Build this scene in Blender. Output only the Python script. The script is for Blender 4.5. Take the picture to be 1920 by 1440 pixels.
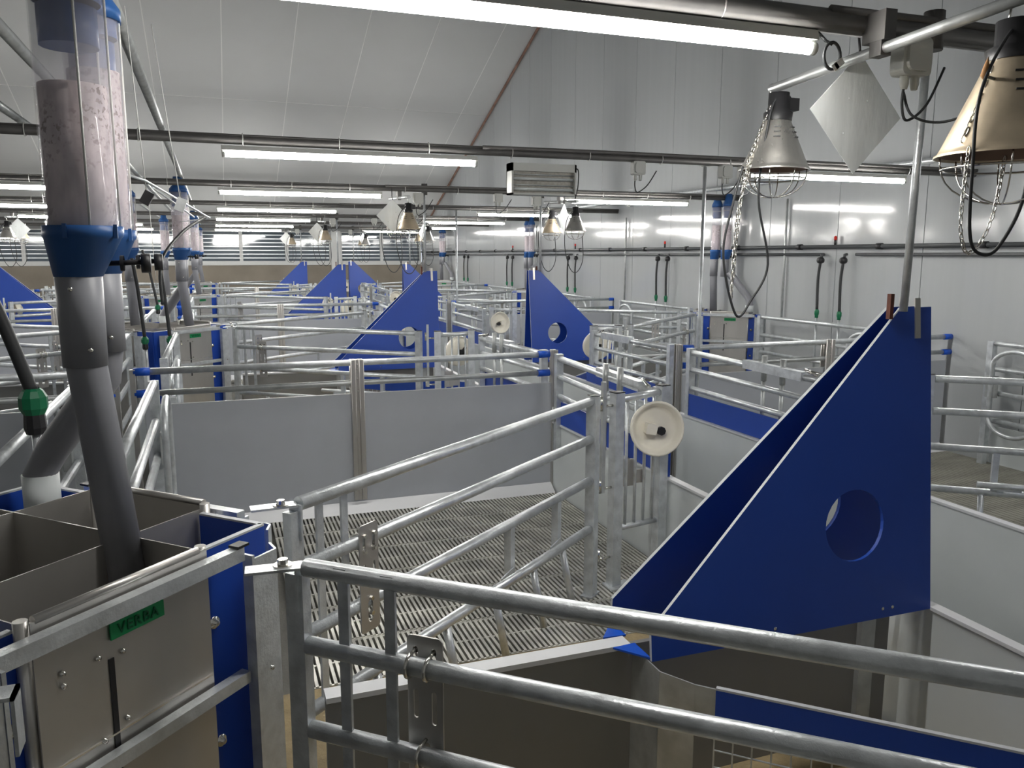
import bpy, bmesh, math, random
from mathutils import Vector, Matrix
from mathutils.geometry import tessellate_polygon
random.seed(7)
PI = math.pi
S = bpy.context.scene
for o in list(bpy.data.objects): bpy.data.objects.remove(o)
COL = S.collection
# ------------------------------------------------------------------ camera, world, exposure
CAM_Z = 1.65
def cam_axes(y, p, r):
    y, p, r = [math.radians(a) for a in (y, p, r)]
    f = Vector((math.sin(y)*math.cos(p), math.cos(y)*math.cos(p), -math.sin(p)))
    rt = Vector((math.cos(y), -math.sin(y), 0)); up = rt.cross(f)
    return rt*math.cos(r)+up*math.sin(r), up*math.cos(r)-rt*math.sin(r), f
RT, UP, FW = cam_axes(20.066, 9.037, .065)
cd = bpy.data.cameras.new('camera'); cam = bpy.data.objects.new('camera', cd); COL.objects.link(cam)
cam.matrix_world = Matrix.Translation((0, 0, CAM_Z)) @ Matrix((RT, UP, -FW)).transposed().to_4x4()
cd.sensor_width = 36; cd.lens = 1521.076/1920*36; cd.clip_start = .05; cd.clip_end = 200
S.camera = cam
w = bpy.data.worlds.new('world'); S.world = w; w.use_nodes = True
w.node_tree.nodes['Background'].inputs[0].default_value = (.75, .8, .9, 1)
w.node_tree.nodes['Background'].inputs[1].default_value = .3
S.view_settings.view_transform = 'Standard'; S.view_settings.look = 'None'
S.view_settings.gamma = 1; S.view_settings.use_curve_mapping = False
S.view_settings.exposure = 1.95
LAMP = 30.0        # emission of every tube lamp
# ------------------------------------------------------------------ materials
def mat(name, col, rough=.5, metal=0., spec=.5, var=0., scale=8., bump=0., bscale=60., emit=None, trans=0., alpha=1., coat=0., stretch=None, ior=1.45, rv=.1):
    m = bpy.data.materials.new(name); m.use_nodes = True
    nt = m.node_tree; b = nt.nodes['Principled BSDF']
    b.inputs['Base Color'].default_value = (*col, 1); b.inputs['Roughness'].default_value = rough
    b.inputs['Metallic'].default_value = metal; b.inputs['Specular IOR Level'].default_value = spec
    b.inputs['Transmission Weight'].default_value = trans; b.inputs['Alpha'].default_value = alpha
    b.inputs['Coat Weight'].default_value = coat; b.inputs['IOR'].default_value = ior
    if emit:
        b.inputs['Emission Color'].default_value = (*emit[:3], 1); b.inputs['Emission Strength'].default_value = emit[3]
    if var or bump:
        tc = nt.nodes.new('ShaderNodeTexCoord'); mp = nt.nodes.new('ShaderNodeMapping')
        nt.links.new(tc.outputs['Object'], mp.inputs[0])
        if stretch: mp.inputs['Scale'].default_value = stretch
    if var:
        n = nt.nodes.new('ShaderNodeTexNoise'); n.inputs['Scale'].default_value = scale; n.inputs['Detail'].default_value = 5
        nt.links.new(mp.outputs[0], n.inputs[0])
        r = nt.nodes.new('ShaderNodeValToRGB'); r.color_ramp.elements[0].position = .3; r.color_ramp.elements[1].position = .7
        r.color_ramp.elements[0].color = (*[c*(1-var) for c in col], 1); r.color_ramp.elements[1].color = (*[min(1, c*(1+var)) for c in col], 1)
        nt.links.new(n.outputs[0], r.inputs[0]); nt.links.new(r.outputs[0], b.inputs['Base Color'])
        mr = nt.nodes.new('ShaderNodeMapRange'); mr.inputs[3].default_value = max(.03, rough-rv); mr.inputs[4].default_value = min(1, rough+rv)
        nt.links.new(n.outputs[0], mr.inputs[0]); nt.links.new(mr.outputs[0], b.inputs['Roughness'])
    if bump:
        n2 = nt.nodes.new('ShaderNodeTexNoise'); n2.inputs['Scale'].default_value = bscale; n2.inputs['Detail'].default_value = 4
        nt.links.new(mp.outputs[0], n2.inputs[0])
        bp = nt.nodes.new('ShaderNodeBump'); bp.inputs['Strength'].default_value = bump; bp.inputs['Distance'].default_value = .01
        nt.links.new(n2.outputs[0], bp.inputs['Height']); nt.links.new(bp.outputs[0], b.inputs['Normal'])
    return m
MT = dict(
 galv=mat('galvanised_steel', (.64, .67, .69), .34, .58, var=.16, scale=22, bump=.15, bscale=120),
 galvm=mat('dull_galvanised_steel', (.50, .52, .52), .42, .55, var=.18, scale=14, bump=.1),
 diamond=mat('galvanised_sheet', (.80, .83, .83), .45, .1, var=.12, scale=6, stretch=(2, 2, .5), bump=.1, bscale=30),
 steel=mat('stainless_steel', (.54, .525, .50), .36, .75, var=.08, scale=5, stretch=(1, 1, .2)),
 chrome=mat('bright_steel', (.75, .73, .68), .2, 1.),
 board=mat('grey_plastic_board', (.50, .525, .57), .42, var=.04, scale=3),
 board_shaded=mat('shaded_grey_board', (.24, .24, .235), .45, var=.06, scale=3),  # grey board with the nest divider's foreground shade put into its colour
 light=mat('light_grey_plastic_board', (.66, .70, .705), .4, var=.04, scale=3),
 trim=mat('white_plastic_trim', (.72, .73, .75), .4),
 blue=mat('blue_plastic_board', (.018, .072, .42), .38, var=.05, scale=3),
 bluebrt=mat('bright_blue_plastic', (.01, .09, .55), .4),
 bluehop=mat('blue_moulded_plastic', (.025, .10, .30), .4),
 edge=mat('grey_board_core', (.55, .57, .6), .5),
 beam=mat('dark_steel_conduit', (.15, .145, .14), .5, .3, var=.15, scale=10),
 black=mat('black_plastic', (.02, .02, .022), .45),
 hose=mat('black_rubber_hose', (.03, .032, .034), .5),
 green=mat('green_plastic', (.01, .16, .07), .35),
 sign=mat('green_sign_plastic', (.01, .30, .10), .4),
 signtext=mat('dark_green_lettering', (.005, .12, .05), .4),
 pvc=mat('grey_pvc', (.27, .275, .30), .38, var=.06, scale=6),
 cream=mat('cream_plastic', (.92, .88, .76), .3, coat=.3, var=.03, scale=5),
 boxw=mat('white_plastic_box', (.55, .56, .53), .45),
 feed=mat('feed_meal', (.70, .60, .60), .8, var=.3, scale=30, stretch=(1, 1, .35)),
 rust=mat('rusty_steel', (.13, .045, .03), .7, var=.3, scale=30),
 slat=mat('cast_slat_metal', (.60, .59, .54), .38, .45, var=.35, scale=5, bump=.1),
 concrete=mat('dark_concrete', (.16, .155, .14), .8, var=.2, scale=3, bump=.3),
 floorb=mat('worn_plastic_slats', (.24, .235, .20), .5, var=.3, scale=2, stretch=(1, 5, 1)),
 ratm=mat('rubber_mat', (.40, .31, .17), .75, var=.15, scale=12, bump=.5, bscale=50),
 ceil=mat('grey_ceiling_panel', (.56, .57, .57), .55, var=.03, scale=.8),
 seam=mat('ceiling_joint_strip', (.80, .80, .79), .5),
 wallp=mat('glossy_grey_wall_panel', (.46, .48, .49), .09, spec=.4, var=.02, rv=.03, scale=2, stretch=(1, 6, .2), bump=.012, bscale=3),
 seamw=mat('wall_joint_strip', (.46, .48, .49), .3),
 tan=mat('weathered_concrete_wall', (.27, .235, .19), .65, var=.15, scale=1.5, bump=.05),
 frame=mat('window_frame_white', (.66, .67, .66), .4),
 pane=mat('window_pane_glass', (.12, .145, .17), .05, spec=.7, rv=.02, var=.1, scale=1.5),
 louvre=mat('louvre_slat_aluminium', (.72, .76, .78), .3, .4),
 rusttrim=mat('rust_stained_trim', (.28, .17, .13), .7, var=.35, scale=6),
 shadea=mat('aluminium_lamp_shade', (.72, .70, .66), .3, .9, var=.12, scale=8),
 shadeb=mat('yellowed_lamp_shade', (.62, .52, .38), .38, .6, var=.25, scale=7),
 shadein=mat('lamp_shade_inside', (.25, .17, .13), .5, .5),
 tube=mat('lamp_tube_glow', (1, 1, 1), .4, emit=(1.0, .975, .93, LAMP)),
 clear=mat('clear_plastic', (.88, .85, .93), .06, spec=.5, trans=.0, alpha=.2),
 white=mat('white_cable_tag', (.75, .75, .72), .5),
 red=mat('red_plastic', (.6, .03, .02), .4),
 pipe=mat('dark_water_pipe', (.08, .085, .09), .4),
 heatgrid=mat('grey_metal_mesh', (.30, .29, .26), .45, .6, var=.2, scale=60),
 wood=mat('brown_stained_fibre', (.35, .18, .07), .8),
)
def speckle(m):
    # brown meal specks and a soft stain on the pale inside of the dispensers
    nt = m.node_tree; b = nt.nodes['Principled BSDF']; tc = nt.nodes.new('ShaderNodeTexCoord')
    old = b.inputs['Base Color'].links[0].from_socket
    def nz(scale, lo, hi):
        n = nt.nodes.new('ShaderNodeTexNoise'); n.inputs['Scale'].default_value = scale; n.inputs['Detail'].default_value = 3; nt.links.new(tc.outputs['Object'], n.inputs[0])
        r = nt.nodes.new('ShaderNodeMapRange'); r.inputs[1].default_value = lo; r.inputs[2].default_value = hi; nt.links.new(n.outputs[0], r.inputs[0]); return r.outputs[0]
    mu = nt.nodes.new('ShaderNodeMath'); mu.operation = 'MULTIPLY'; nt.links.new(nz(90, .54, .60), mu.inputs[0]); nt.links.new(nz(7, .45, .62), mu.inputs[1])
    mx = nt.nodes.new('ShaderNodeMix'); mx.data_type = 'RGBA'; nt.links.new(mu.outputs[0], mx.inputs[0]); nt.links.new(old, mx.inputs[6]); mx.inputs[7].default_value = (.16, .085, .06, 1)
    nt.links.new(mx.outputs[2], b.inputs['Base Color'])
speckle(MT['feed'])
# ------------------------------------------------------------------ mesh helpers
class MB:
    def __init__(s): s.v = []; s.f = []; s.mi = []; s.sm = []
    def add(s, vs, fs, mi=0, smooth=False):
        n = len(s.v); s.v += [tuple(v) for v in vs]
        for f in fs: s.f.append([i+n for i in f]); s.mi.append(mi); s.sm.append(smooth)
        return s
    def box(s, a, b, mi=0):
        x0, y0, z0 = a; x1, y1, z1 = b
        v = [(x, y, z) for x in (x0, x1) for y in (y0, y1) for z in (z0, z1)]
        return s.add(v, [(0, 1, 3, 2), (4, 6, 7, 5), (0, 4, 5, 1), (2, 3, 7, 6), (0, 2, 6, 4), (1, 5, 7, 3)], mi)
    def obox(s, p, q, w, h, mi=0, up=(0, 0, 1), off=0):
        # box beam from p to q, width w (sideways), height h (along up)
        p, q = Vector(p), Vector(q); d = (q-p).normalized(); u = Vector(up)
        if abs(d.dot(u)) > .95: u = Vector((0, 1, 0))
        sd = d.cross(u).normalized(); u = sd.cross(d)
        v = []
        for c in (p, q):
            for a in (-1, 1):
                for b in (-1, 1): v.append(c+sd*(w/2*a+off)+u*h/2*b)
        return s.add(v, [(0, 2, 3, 1), (4, 5, 7, 6), (0, 1, 5, 4), (2, 6, 7, 3), (0, 4, 6, 2), (1, 3, 7, 5)], mi)
    def tube(s, pts, r, n=10, mi=0, caps=True, closed=False):
        pts = [Vector(p) for p in pts]; rs = r if isinstance(r, (list, tuple)) else [r]*len(pts)
        m = len(pts); vs = []; ref = None
        for i, p in enumerate(pts):
            if closed: d = (pts[(i+1) % m]-pts[i-1])
            else: d = (pts[min(i+1, m-1)]-pts[max(i-1, 0)])
            d.normalize()
            if ref is None: ref = Vector((0, 0, 1)) if abs(d.z) < .9 else Vector((1, 0, 0))
            a = d.cross(ref).normalized(); b = a.cross(d).normalized(); ref = b
            for k in range(n):
                t = 2*PI*k/n; vs.append(p+(a*math.cos(t)+b*math.sin(t))*rs[i])
        fs = []
        for i in range(m if closed else m-1):
            j = (i+1) % m
            for k in range(n): fs.append((i*n+k, i*n+(k+1) % n, j*n+(k+1) % n, j*n+k))
        s.add(vs, fs, mi, True)
        if caps and not closed:
            s.add(vs[:n], [tuple(reversed(range(n)))], mi); s.add(vs[-n:], [tuple(range(n))], mi)
        return s
    def lathe(s, prof, o=(0, 0, 0), ax=(0, 0, 1), n=24, mi=0, smooth=True):
        ax = Vector(ax).normalized(); ref = Vector((1, 0, 0)) if abs(ax.x) < .9 else Vector((0, 1, 0))
        a = ax.cross(ref).normalized(); b = ax.cross(a); o = Vector(o); vs = []
        for r, h in prof:
            for k in range(n):
                t = 2*PI*k/n; vs.append(o+ax*h+(a*math.cos(t)+b*math.sin(t))*r)
        fs = [(i*n+k, i*n+(k+1) % n, (i+1)*n+(k+1) % n, (i+1)*n+k) for i in range(len(prof)-1) for k in range(n)]
        return s.add(vs, fs, mi, smooth)
    def plate(s, polys, o, u, v, t, mi=0, emi=None):
        # polys[0] outer outline, others holes, in (u,v) from o; thickness t along normal
        o, u, v = Vector(o), Vector(u).normalized(), Vector(v).normalized(); nn = u.cross(v).normalized()
        tri = tessellate_polygon([[Vector((a, b, 0)) for a, b in p] for p in polys])
        flat = [q for p in polys for q in p]; m = len(flat)
        vs = [o+u*a+v*b+nn*(t/2) for a, b in flat]+[o+u*a+v*b-nn*(t/2) for a, b in flat]
        fs = [];
        for tr in tri:
            a, b, c = tr
            ar = (flat[b][0]-flat[a][0])*(flat[c][1]-flat[a][1])-(flat[c][0]-flat[a][0])*(flat[b][1]-flat[a][1])
            if ar < 0: a, c = c, a
            fs.append((a, b, c)); fs.append((c+m, b+m, a+m))
        s.add(vs, fs, mi); st = 0; sf = []; sh = []
        for p in polys:
            k = len(p)
            for i in range(k):
                a, b = st+i, st+(i+1) % k; (sf if p is polys[0] else sh).append((a, b, b+m, a+m))
            st += k
        if sh: s.add(vs, sh, mi)
        return s.add(vs, sf, mi if emi is None else emi)
    def build(s, name, mats, parent=None, org=(0, 0, 0), kind=None):
        me = bpy.data.meshes.new(name); ox, oy, oz = org
        me.from_pydata([(x-ox, y-oy, z-oz) for x, y, z in s.v], [], s.f)
        for m in (mats if isinstance(mats, (list, tuple)) else [mats]): me.materials.append(MT[m])
        me.polygons.foreach_set('material_index', s.mi); me.polygons.foreach_set('use_smooth', s.sm)
        me.update()
        bm = bmesh.new(); bm.from_mesh(me); bmesh.ops.remove_doubles(bm, verts=bm.verts, dist=1e-5)
        bmesh.ops.recalc_face_normals(bm, faces=bm.faces); bm.to_mesh(me); bm.free()
        o = bpy.data.objects.new(name, me); COL.objects.link(o)
        if parent: o.parent = parent
        if kind: o['kind'] = kind
        return o
def circ(cx, cy, r, n=20, rx=None): return [(cx+(rx or r)*math.cos(2*PI*i/n), cy+r*math.sin(2*PI*i/n)) for i in range(n)]
def slot(cx, y0, y1, r=.006): 
    return [(cx+r*math.cos(a), y0+r*math.sin(a)) for a in [PI+PI*i/5 for i in range(6)]]+[(cx+r*math.cos(a), y1+r*math.sin(a)) for a in [PI*i/5 for i in range(6)]]
def rrect(x0, y0, x1, y1, r, n=4):
    out = []
    for cx, cy, a0 in ((x1-r, y1-r, 0), (x0+r, y1-r, PI/2), (x0+r, y0+r, PI), (x1-r, y0+r, 1.5*PI)):
        out += [(cx+r*math.cos(a0+PI/2*i/n), cy+r*math.sin(a0+PI/2*i/n)) for i in range(n+1)]
    return out
def tag(o, label, cat, group=None, kind=None):
    o['label'] = label; o['category'] = cat
    if group: o['group'] = group
    if kind: o['kind'] = kind
    return o
class Thing:
    """a proto thing in quadrant coordinates: root Empty at its base point, parts are meshes relative to it"""
    def __init__(s, name, base):
        s.base = Vector(base); s.o = bpy.data.objects.new(name, None); COL.objects.link(s.o); s.o.location = s.base; s.o.empty_display_size = .1
    def part(s, name, mb, mats, parent=None, kind=None): return mb.build(name, mats, parent or s.o, s.base, kind)
def copy_tree(o, parent=None):
    c = o.copy(); COL.objects.link(c)
    if parent: c.parent = parent
    for ch in o.children: copy_tree(ch, c)
    return c
def struct(o): o['kind'] = 'structure'; return o
used = set()
def put(proto, H, sx, sy, label, cat, group):
    """place the thing (first use moves the proto itself) mirrored by sx, sy about hopper centre H"""
    o = proto.o if proto.o.name not in used else copy_tree(proto.o)
    used.add(proto.o.name)
    b = proto.base; o.location = (H[0]+sx*b.x, H[1]+sy*b.y, b.z); o.scale = (sx, sy, 1)
    return tag(o, label, cat, group)
# ------------------------------------------------------------------ room shell
XW, YF, XL, YB = 5.86, 23.9, -9.6, -4.0
def ceil_z(y): return 5.75-.377*(y-14.7)
fl = MB().box((XL, YB, -.25), (XW, YF, -.06)).build('floor', 'concrete'); struct(fl)
# ceiling: slope down to the window wall, built from single panels
ce = MB(); zb = ceil_z(YB)
ce.add([(XL, YB, zb+.006), (XW+.1, YB, zb+.006), (XW+.1, YF+.1, ceil_z(YF+.1)+.006), (XL, YF+.1, ceil_z(YF+.1)+.006),
        (XL, YB, zb+.25), (XW+.1, YB, zb+.25), (XW+.1, YF+.1, ceil_z(YF)+.2), (XL, YF+.1, ceil_z(YF)+.2)],
       [(0, 1, 2, 3), (7, 6, 5, 4), (0, 4, 5, 1), (1, 5, 6, 2), (2, 6, 7, 3), (3, 7, 4, 0)])
ce = ce.build('ceiling', 'seam'); struct(ce)
sl = Vector((0, 1, -.377)).normalized(); nrm = Vector((0, .377, 1)).normalized()
def ceil_pan(x0, x1, y0, y1, g=.009):
    m = MB(); p = lambda x, y, d: Vector((x, y, ceil_z(y)))+nrm*d
    m.add([p(x0+g, y0+g, 0), p(x1-g, y0+g, 0), p(x1-g, y1-g, 0), p(x0+g, y1-g, 0), p(x0+g, y0+g, .06), p(x1-g, y0+g, .06), p(x1-g, y1-g, .06), p(x0+g, y1-g, .06)],
          [(0, 1, 2, 3), (7, 6, 5, 4), (0, 4, 5, 1), (1, 5, 6, 2), (2, 6, 7, 3), (3, 7, 4, 0)])
    return m.build('ceiling_panel', 'ceil', ce)
xs = [-9.41+1.22*i for i in range(13)]+[XW]
ys = [YB, 7.55, 17.55, YF]
for i in range(len(xs)-1):
    for j in range(len(ys)-1): ceil_pan(xs[i], xs[i+1], ys[j], ys[j+1])
# right gable wall, vertical panels with joints
wr = MB(); wr.add([(XW+.04, YB, -.06), (XW+.04, YF, -.06), (XW+.04, YF, ceil_z(YF)+.1), (XW+.04, YB, ceil_z(YB)+.1), (XW+.2, YB, -.06), (XW+.2, YF, -.06), (XW+.2, YF, ceil_z(YF)+.1), (XW+.2, YB, ceil_z(YB)+.1)],
   [(0, 1, 2, 3), (7, 6, 5, 4), (0, 4, 5, 1), (1, 5, 6, 2), (2, 6, 7, 3), (3, 7, 4, 0)])
wr = wr.build('wall_right', 'seamw'); struct(wr)
y = YB; i = 0
while y < YF-.05:
    y1 = min(y+1.06, YF); g = .004
    m = MB(); m.add([(XW, y+g, -.05), (XW, y1-g, -.05), (XW, y1-g, ceil_z(y1)+.07), (XW, y+g, ceil_z(y)+.07), (XW+.04, y+g, -.05), (XW+.04, y1-g, -.05), (XW+.04, y1-g, ceil_z(y1)+.07), (XW+.04, y+g, ceil_z(y)+.07)],
        [(3, 2, 1, 0), (4, 5, 6, 7), (1, 5, 4, 0), (2, 6, 5, 1), (3, 7, 6, 2), (0, 4, 7, 3)])
    m.build('wall_panel', 'wallp', wr); y = y1
tr = MB().obox((XW-.03, YB, ceil_z(YB)-.04), (XW-.03, YF, ceil_z(YF)-.04), .035, .035).build('trim_1', 'rusttrim'); struct(tr)
wl = MB().box((XL-.2, YB, -.06), (XL, YF, 12)).build('wall_left', 'ceil'); struct(wl)
wb = MB().box((XL, YB-.2, -.06), (XW, YB, 16.)).build('wall_back', 'ceil'); struct(wb)
# far wall: brownish concrete below, window band, pillar
wf = MB(); wf.box((XL, YF, -.06), (XW, YF+.2, 1.42)); wf.box((XL, YF, 2.31), (XW, YF+.2, 2.7)); wf = wf.build('wall_far', 'tan'); struct(wf)
sill = struct(MB().box((XL, YF-.04, 1.36), (XW-.02, YF+.1, 1.475)).build('trim_2', 'frame'))
head = struct(MB().box((XL, YF-.02, 2.27), (XW-.02, YF+.1, 2.33)).build('trim_3', 'frame'))
pil = struct(MB().box((3.2, YF-.12, -.06), (3.47, YF, 2.32)).build('trim_4', 'frame'))
ms = [-9.6, -8.3, -7.07, -5.8, -4.5, -3.3, -2.14, -.63, .76, 1.98, 3.2, 3.47, 4.66, 5.84]
wi = 0
for a, b in zip(ms, ms[1:]):
    if abs(a-3.2) < .01: continue
    wi += 1
    m = MB(); f = .045
    m.box((a, YF-.03, 1.475), (a+f, YF+.07, 2.27)); m.box((b-f, YF-.03, 1.475), (b, YF+.07, 2.27))
    win = m.build('window_%d' % wi, 'frame'); struct(win)
    MB().box((a+f, YF+.03, 1.475), (b-f, YF+.04, 2.27)).build('pane', 'pane', win)
    for k in range(7):
        z = 1.56+k*.105
        MB().obox((a+f, YF+.012, z), (b-f, YF+.012, z), .004, .022).build('louvre', 'louvre', win)
MB().box((XL, YF+.12, 1.3), (XW, YF+.2, 2.4)).build('wall_backing', 'board', wf)
# ------------------------------------------------------------------ places
HA = -.52; HB = 5.92; AIS = 2.70           # hopper lines and hopper-to-aisle distance
HY = [2.05+6.25*k for k in range(4)]
LINES = {'A': (HA, 1), 'B': (HB, -1), 'O': (HA, -1)}
ROW = {'A': 'middle row', 'B': 'right wall row', 'O': 'left row'}
NTH = ['nearest', 'second', 'third', 'farthest']
def where(c, k, s): return '%s side of %s trough, %s' % ('far' if s > 0 else 'near', NTH[k], ROW[c])
# ------------------------------------------------------------------ prototypes (quadrant coordinates: x to the aisle, y to the pen divider)
ZR = (.970, .787, .583, .342)
def P2(g, t, z): return (g[0][0]+(g[1][0]-g[0][0])*t, g[0][1]+(g[1][1]-g[0][1])*t, z)
def make_gate(g=((.69, .17), (2.18, 1.37)), ups=(.052, .105), tp=.122):
    T = Thing('swing_gate', (g[0][0]-.02, g[0][1]-.015, 0)); d = Vector((g[1][0]-g[0][0], g[1][1]-g[0][1], 0)).normalized(); n = Vector((-d.y, d.x, 0))
    for i, z in enumerate(ZR): T.part('rail', MB().tube([P2(g, .012, z), P2(g, .985, z)], .0205, 12), 'galv')
    T.part('end_post', MB().obox(P2(g, 1, .0), P2(g, 1, .992), .05, .05, up=(d.x, d.y, 0)).box((2.16, 1.35, .992), (2.205, 1.395, .996), 1), ['galv', 'black'])
    T.part('hinge_post', MB().obox(P2(g, 0, .05), P2(g, 0, .955), .045, .03, up=tuple(n)), 'galv')
    for t in ups: T.part('upright', MB().obox(P2(g, t, .33), P2(g, t, .975), .026, .008, up=tuple(n)).obox(P2(g, t, .956), P2(g, t, .985), .03, .03, up=tuple(n)), 'galv')
    # slotted stainless adjusting plate with clamps
    o = Vector(P2(g, tp, .5))-n*.026
    pl = T.part('slotted_plate', MB().plate([rrect(0, 0, .085, .345, .012), slot(.02, .26, .315), slot(.064, .26, .315), slot(.02, .16, .215), slot(.064, .15, .215), slot(.043, .04, .09, .011)], o, d, (0, 0, 1), .004), 'steel')
    for x, z in ((.02, .787), (.064, .787), (.043, .583)):
        cl = MB()
        c = Vector(P2(g, tp, z))+d*x
        pts = [c-n*.034-Vector((0, 0, .024))]+[c+n*(.024*math.cos(a))+Vector((0, 0, 1))*(.024*math.sin(a)) for a in [-PI*.5+PI*i/10 for i in range(11)]]+[c-n*.034+Vector((0, 0, .024))]
        cl.tube(pts, .0045, 6); T.part('clamp', cl, 'chrome', pl)
        nu = MB()
        for zz_ in (-.024, .024): nu.lathe([(0, .010), (.007, .010), (.008, .0)], c-n*.028+Vector((0, 0, zz_)), tuple(-n), 6, smooth=False)
        T.part('nut', nu, 'chrome', pl, kind='stuff')
    # top hinge plate and bolt
    h = MB(); h0 = Vector(P2(g, 0, .972)); h.obox(h0-d*.0-Vector((.11, 0, 0)), h0+Vector((.012, .008, 0)), .045, .006); h.obox(h0+d*.012, h0+d*.012-Vector((0, 0, .10)), .045, .006, up=tuple(d))
    hp = T.part('hinge_plate', h, 'galv')
    T.part('hinge_bolt', MB().lathe([(0, .015), (.011, .015), (.012, .003), (.021, .003), (.021, -.0)], h0-Vector((.03, 0, -.003)), n=12, smooth=False), 'chrome', hp)
    # droppers, adjustable lower bar and stub legs
    for t in (.60, .81): T.part('dropper', MB().obox(P2(g, t, .345), P2(g, t, .58), .032, .032, up=tuple(n)), 'galv')
    off = Vector((0, 0, 0))-n*.07
    lb = MB(); a = Vector(P2(g, .46, .40))+off; b = Vector(P2(g, .86, .40))+off; lb.tube([a, b], .017, 10)
    T.part('lower_bar', lb, 'galv')
    for t in (.60, .81):
        c = Vector(P2(g, t, .385)); T.part('link_plate', MB().obox(c-d*.13+off*.6, c+d*.005-n*.02, .006, .045), 'galv')
    for t in (.17, .37, .54, .70, .84):
        c = Vector(P2(g, t, .335)); q = Vector(P2(g, t+.0, .10))-n*.055; q.z = .08
        T.part('stub_leg', MB().tube([c, q], .016, 10), 'galv')
    T.part('foot_plate', MB().obox(Vector(P2(g, 1, .0))-d*.05, Vector(P2(g, 1, .0))+d*.05, .06, .012), 'galv')
    return T
def make_bowl_gate():
    a, b = (2.335, 1.425), (2.625, 1.49); g = (a, b); T = Thing('barred_gate_panel', (2.48, 1.45, 0)); d = Vector((b[0]-a[0], b[1]-a[1], 0)).normalized(); n = Vector((-d.y, d.x, 0))
    for t in (0, 1):
        T.part('post', MB().obox(P2(g, t, 0), P2(g, t, .99+.01*t), .055, .05, up=tuple(n)).obox(P2(g, t, .99+.01*t), P2(g, t, .995+.01*t), .058, .053, 1, up=tuple(n)), ['galv', 'black'])
    T.part('top_rail', MB().tube([P2(g, .05, .955), P2(g, .97, .97)], .019, 12), 'galv')
    T.part('low_rail', MB().tube([P2(g, .05, .30), P2(g, .95, .30)], .015, 10), 'galv')
    for t in (.22, .42, .62, .82): T.part('bar', MB().tube([P2(g, t, .30), P2(g, t, .955)], .0085, 8), 'galv')
    for z in (.93, .52, .16):
        c = Vector(P2(g, 0, z)); T.part('latch_link', MB().tube([c-d*.02, c-d*.10-n*.0], .007, 8).tube([c-d*.10-Vector((0, 0, .02)), c-d*.10+Vector((0, 0, .05))], .010, 8), 'chrome')
    T.part('drop_bolt', MB().obox(Vector(P2(g, 0, .5))-d*.085, Vector(P2(g, 0, 1.05))-d*.085, .02, .02, up=tuple(n)), 'galvm')
    T.part('foot_plate', MB().box((2.29, 1.36, 0), (2.42, 1.46, .01)), 'galv')
    T.part('slide_latch', MB().box((2.39, 1.47, .50), (2.46, 1.475, .64)).box((2.43, 1.475, .51), (2.52, 1.48, .58)), 'steel')
    return T
def make_bowl():
    T = Thing('feeding_bowl', (2.545, 1.415, .80)); c = Vector((2.545, 1.415, .80)); ax = Vector((-.22, -1, .12)).normalized()
    T.part('dish', MB().lathe([(0, -.004), (.092, -.004), (.112, .006), (.124, .034), (.131, .039), (.138, .034), (.134, .008), (.118, -.014), (0, -.018)], c, ax, 32), 'cream')
    u = Vector((-ax.y, ax.x, 0)).normalized()*-1; v = ax.cross(u)*-1
    if v.z < 0: v = -v
    u = Vector((1, -.22, 0)).normalized()
    bx = MB(); bx.obox(c-u*.056+ax*.022+Vector((0, 0, .006)), c-u*.004+ax*.022+Vector((0, 0, -.004)), .045, .052, up=(.1, 0, 1)); T.part('valve_box', bx, 'cream')
    T.part('knob', MB().lathe([(0, .036), (.021, .036), (.023, .03), (.02, 0)], c+u*.022-v*.012, ax, 8, smooth=False), 'black')
    T.part('back_bracket', MB().obox(c-ax*.02, c-ax*.035, .06, .05, up=(0, 0, 1)).obox(c-u*.01-ax*.035, c+u*.03-ax*.04+v*.05, .02, .02), 'black')
    return T
def make_lid():
    T = Thing('creep_lid', (2.70, .13, .49))
    base = Vector((2.70, .13, .49)); u = Vector((-1, 0, 0)); v = Vector((.0, -.105, .996)).normalized()
    out = [(0, 0), (1.05, 0), (1.05, .09), (.115, 1.0), (-.01, 1.0)]
    T.part('lid_board', MB().plate([out, circ(.31, .315, .115, 28)], base, u, v, .012, 0, 1), ['blue', 'edge'])
    T.part('corner_flap', MB().plate([[(0, 0), (.0, .10), (-.075, .095)]], (1.652, .128, .496), (1, 0, 0), (0, -1, 0), .006), 'bluebrt')
    T.part('clip', MB().obox(base+u*.05+v*.90+Vector((0, .008, 0)), base+u*.05+v*1.03+Vector((0, .008, 0)), .022, .004, up=(0, 1, 0)), 'steel')
    rv = MB()
    for x, z in ((.16, .03), (.20, .03), (.62, .03), (.85, .03)): rv.lathe([(0, .009), (.006, .007), (.006, 0)], base+u*x+v*z, (0, 1, 0), 8)
    T.part('rivet', rv, 'chrome', kind='stuff')
    return T
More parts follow.
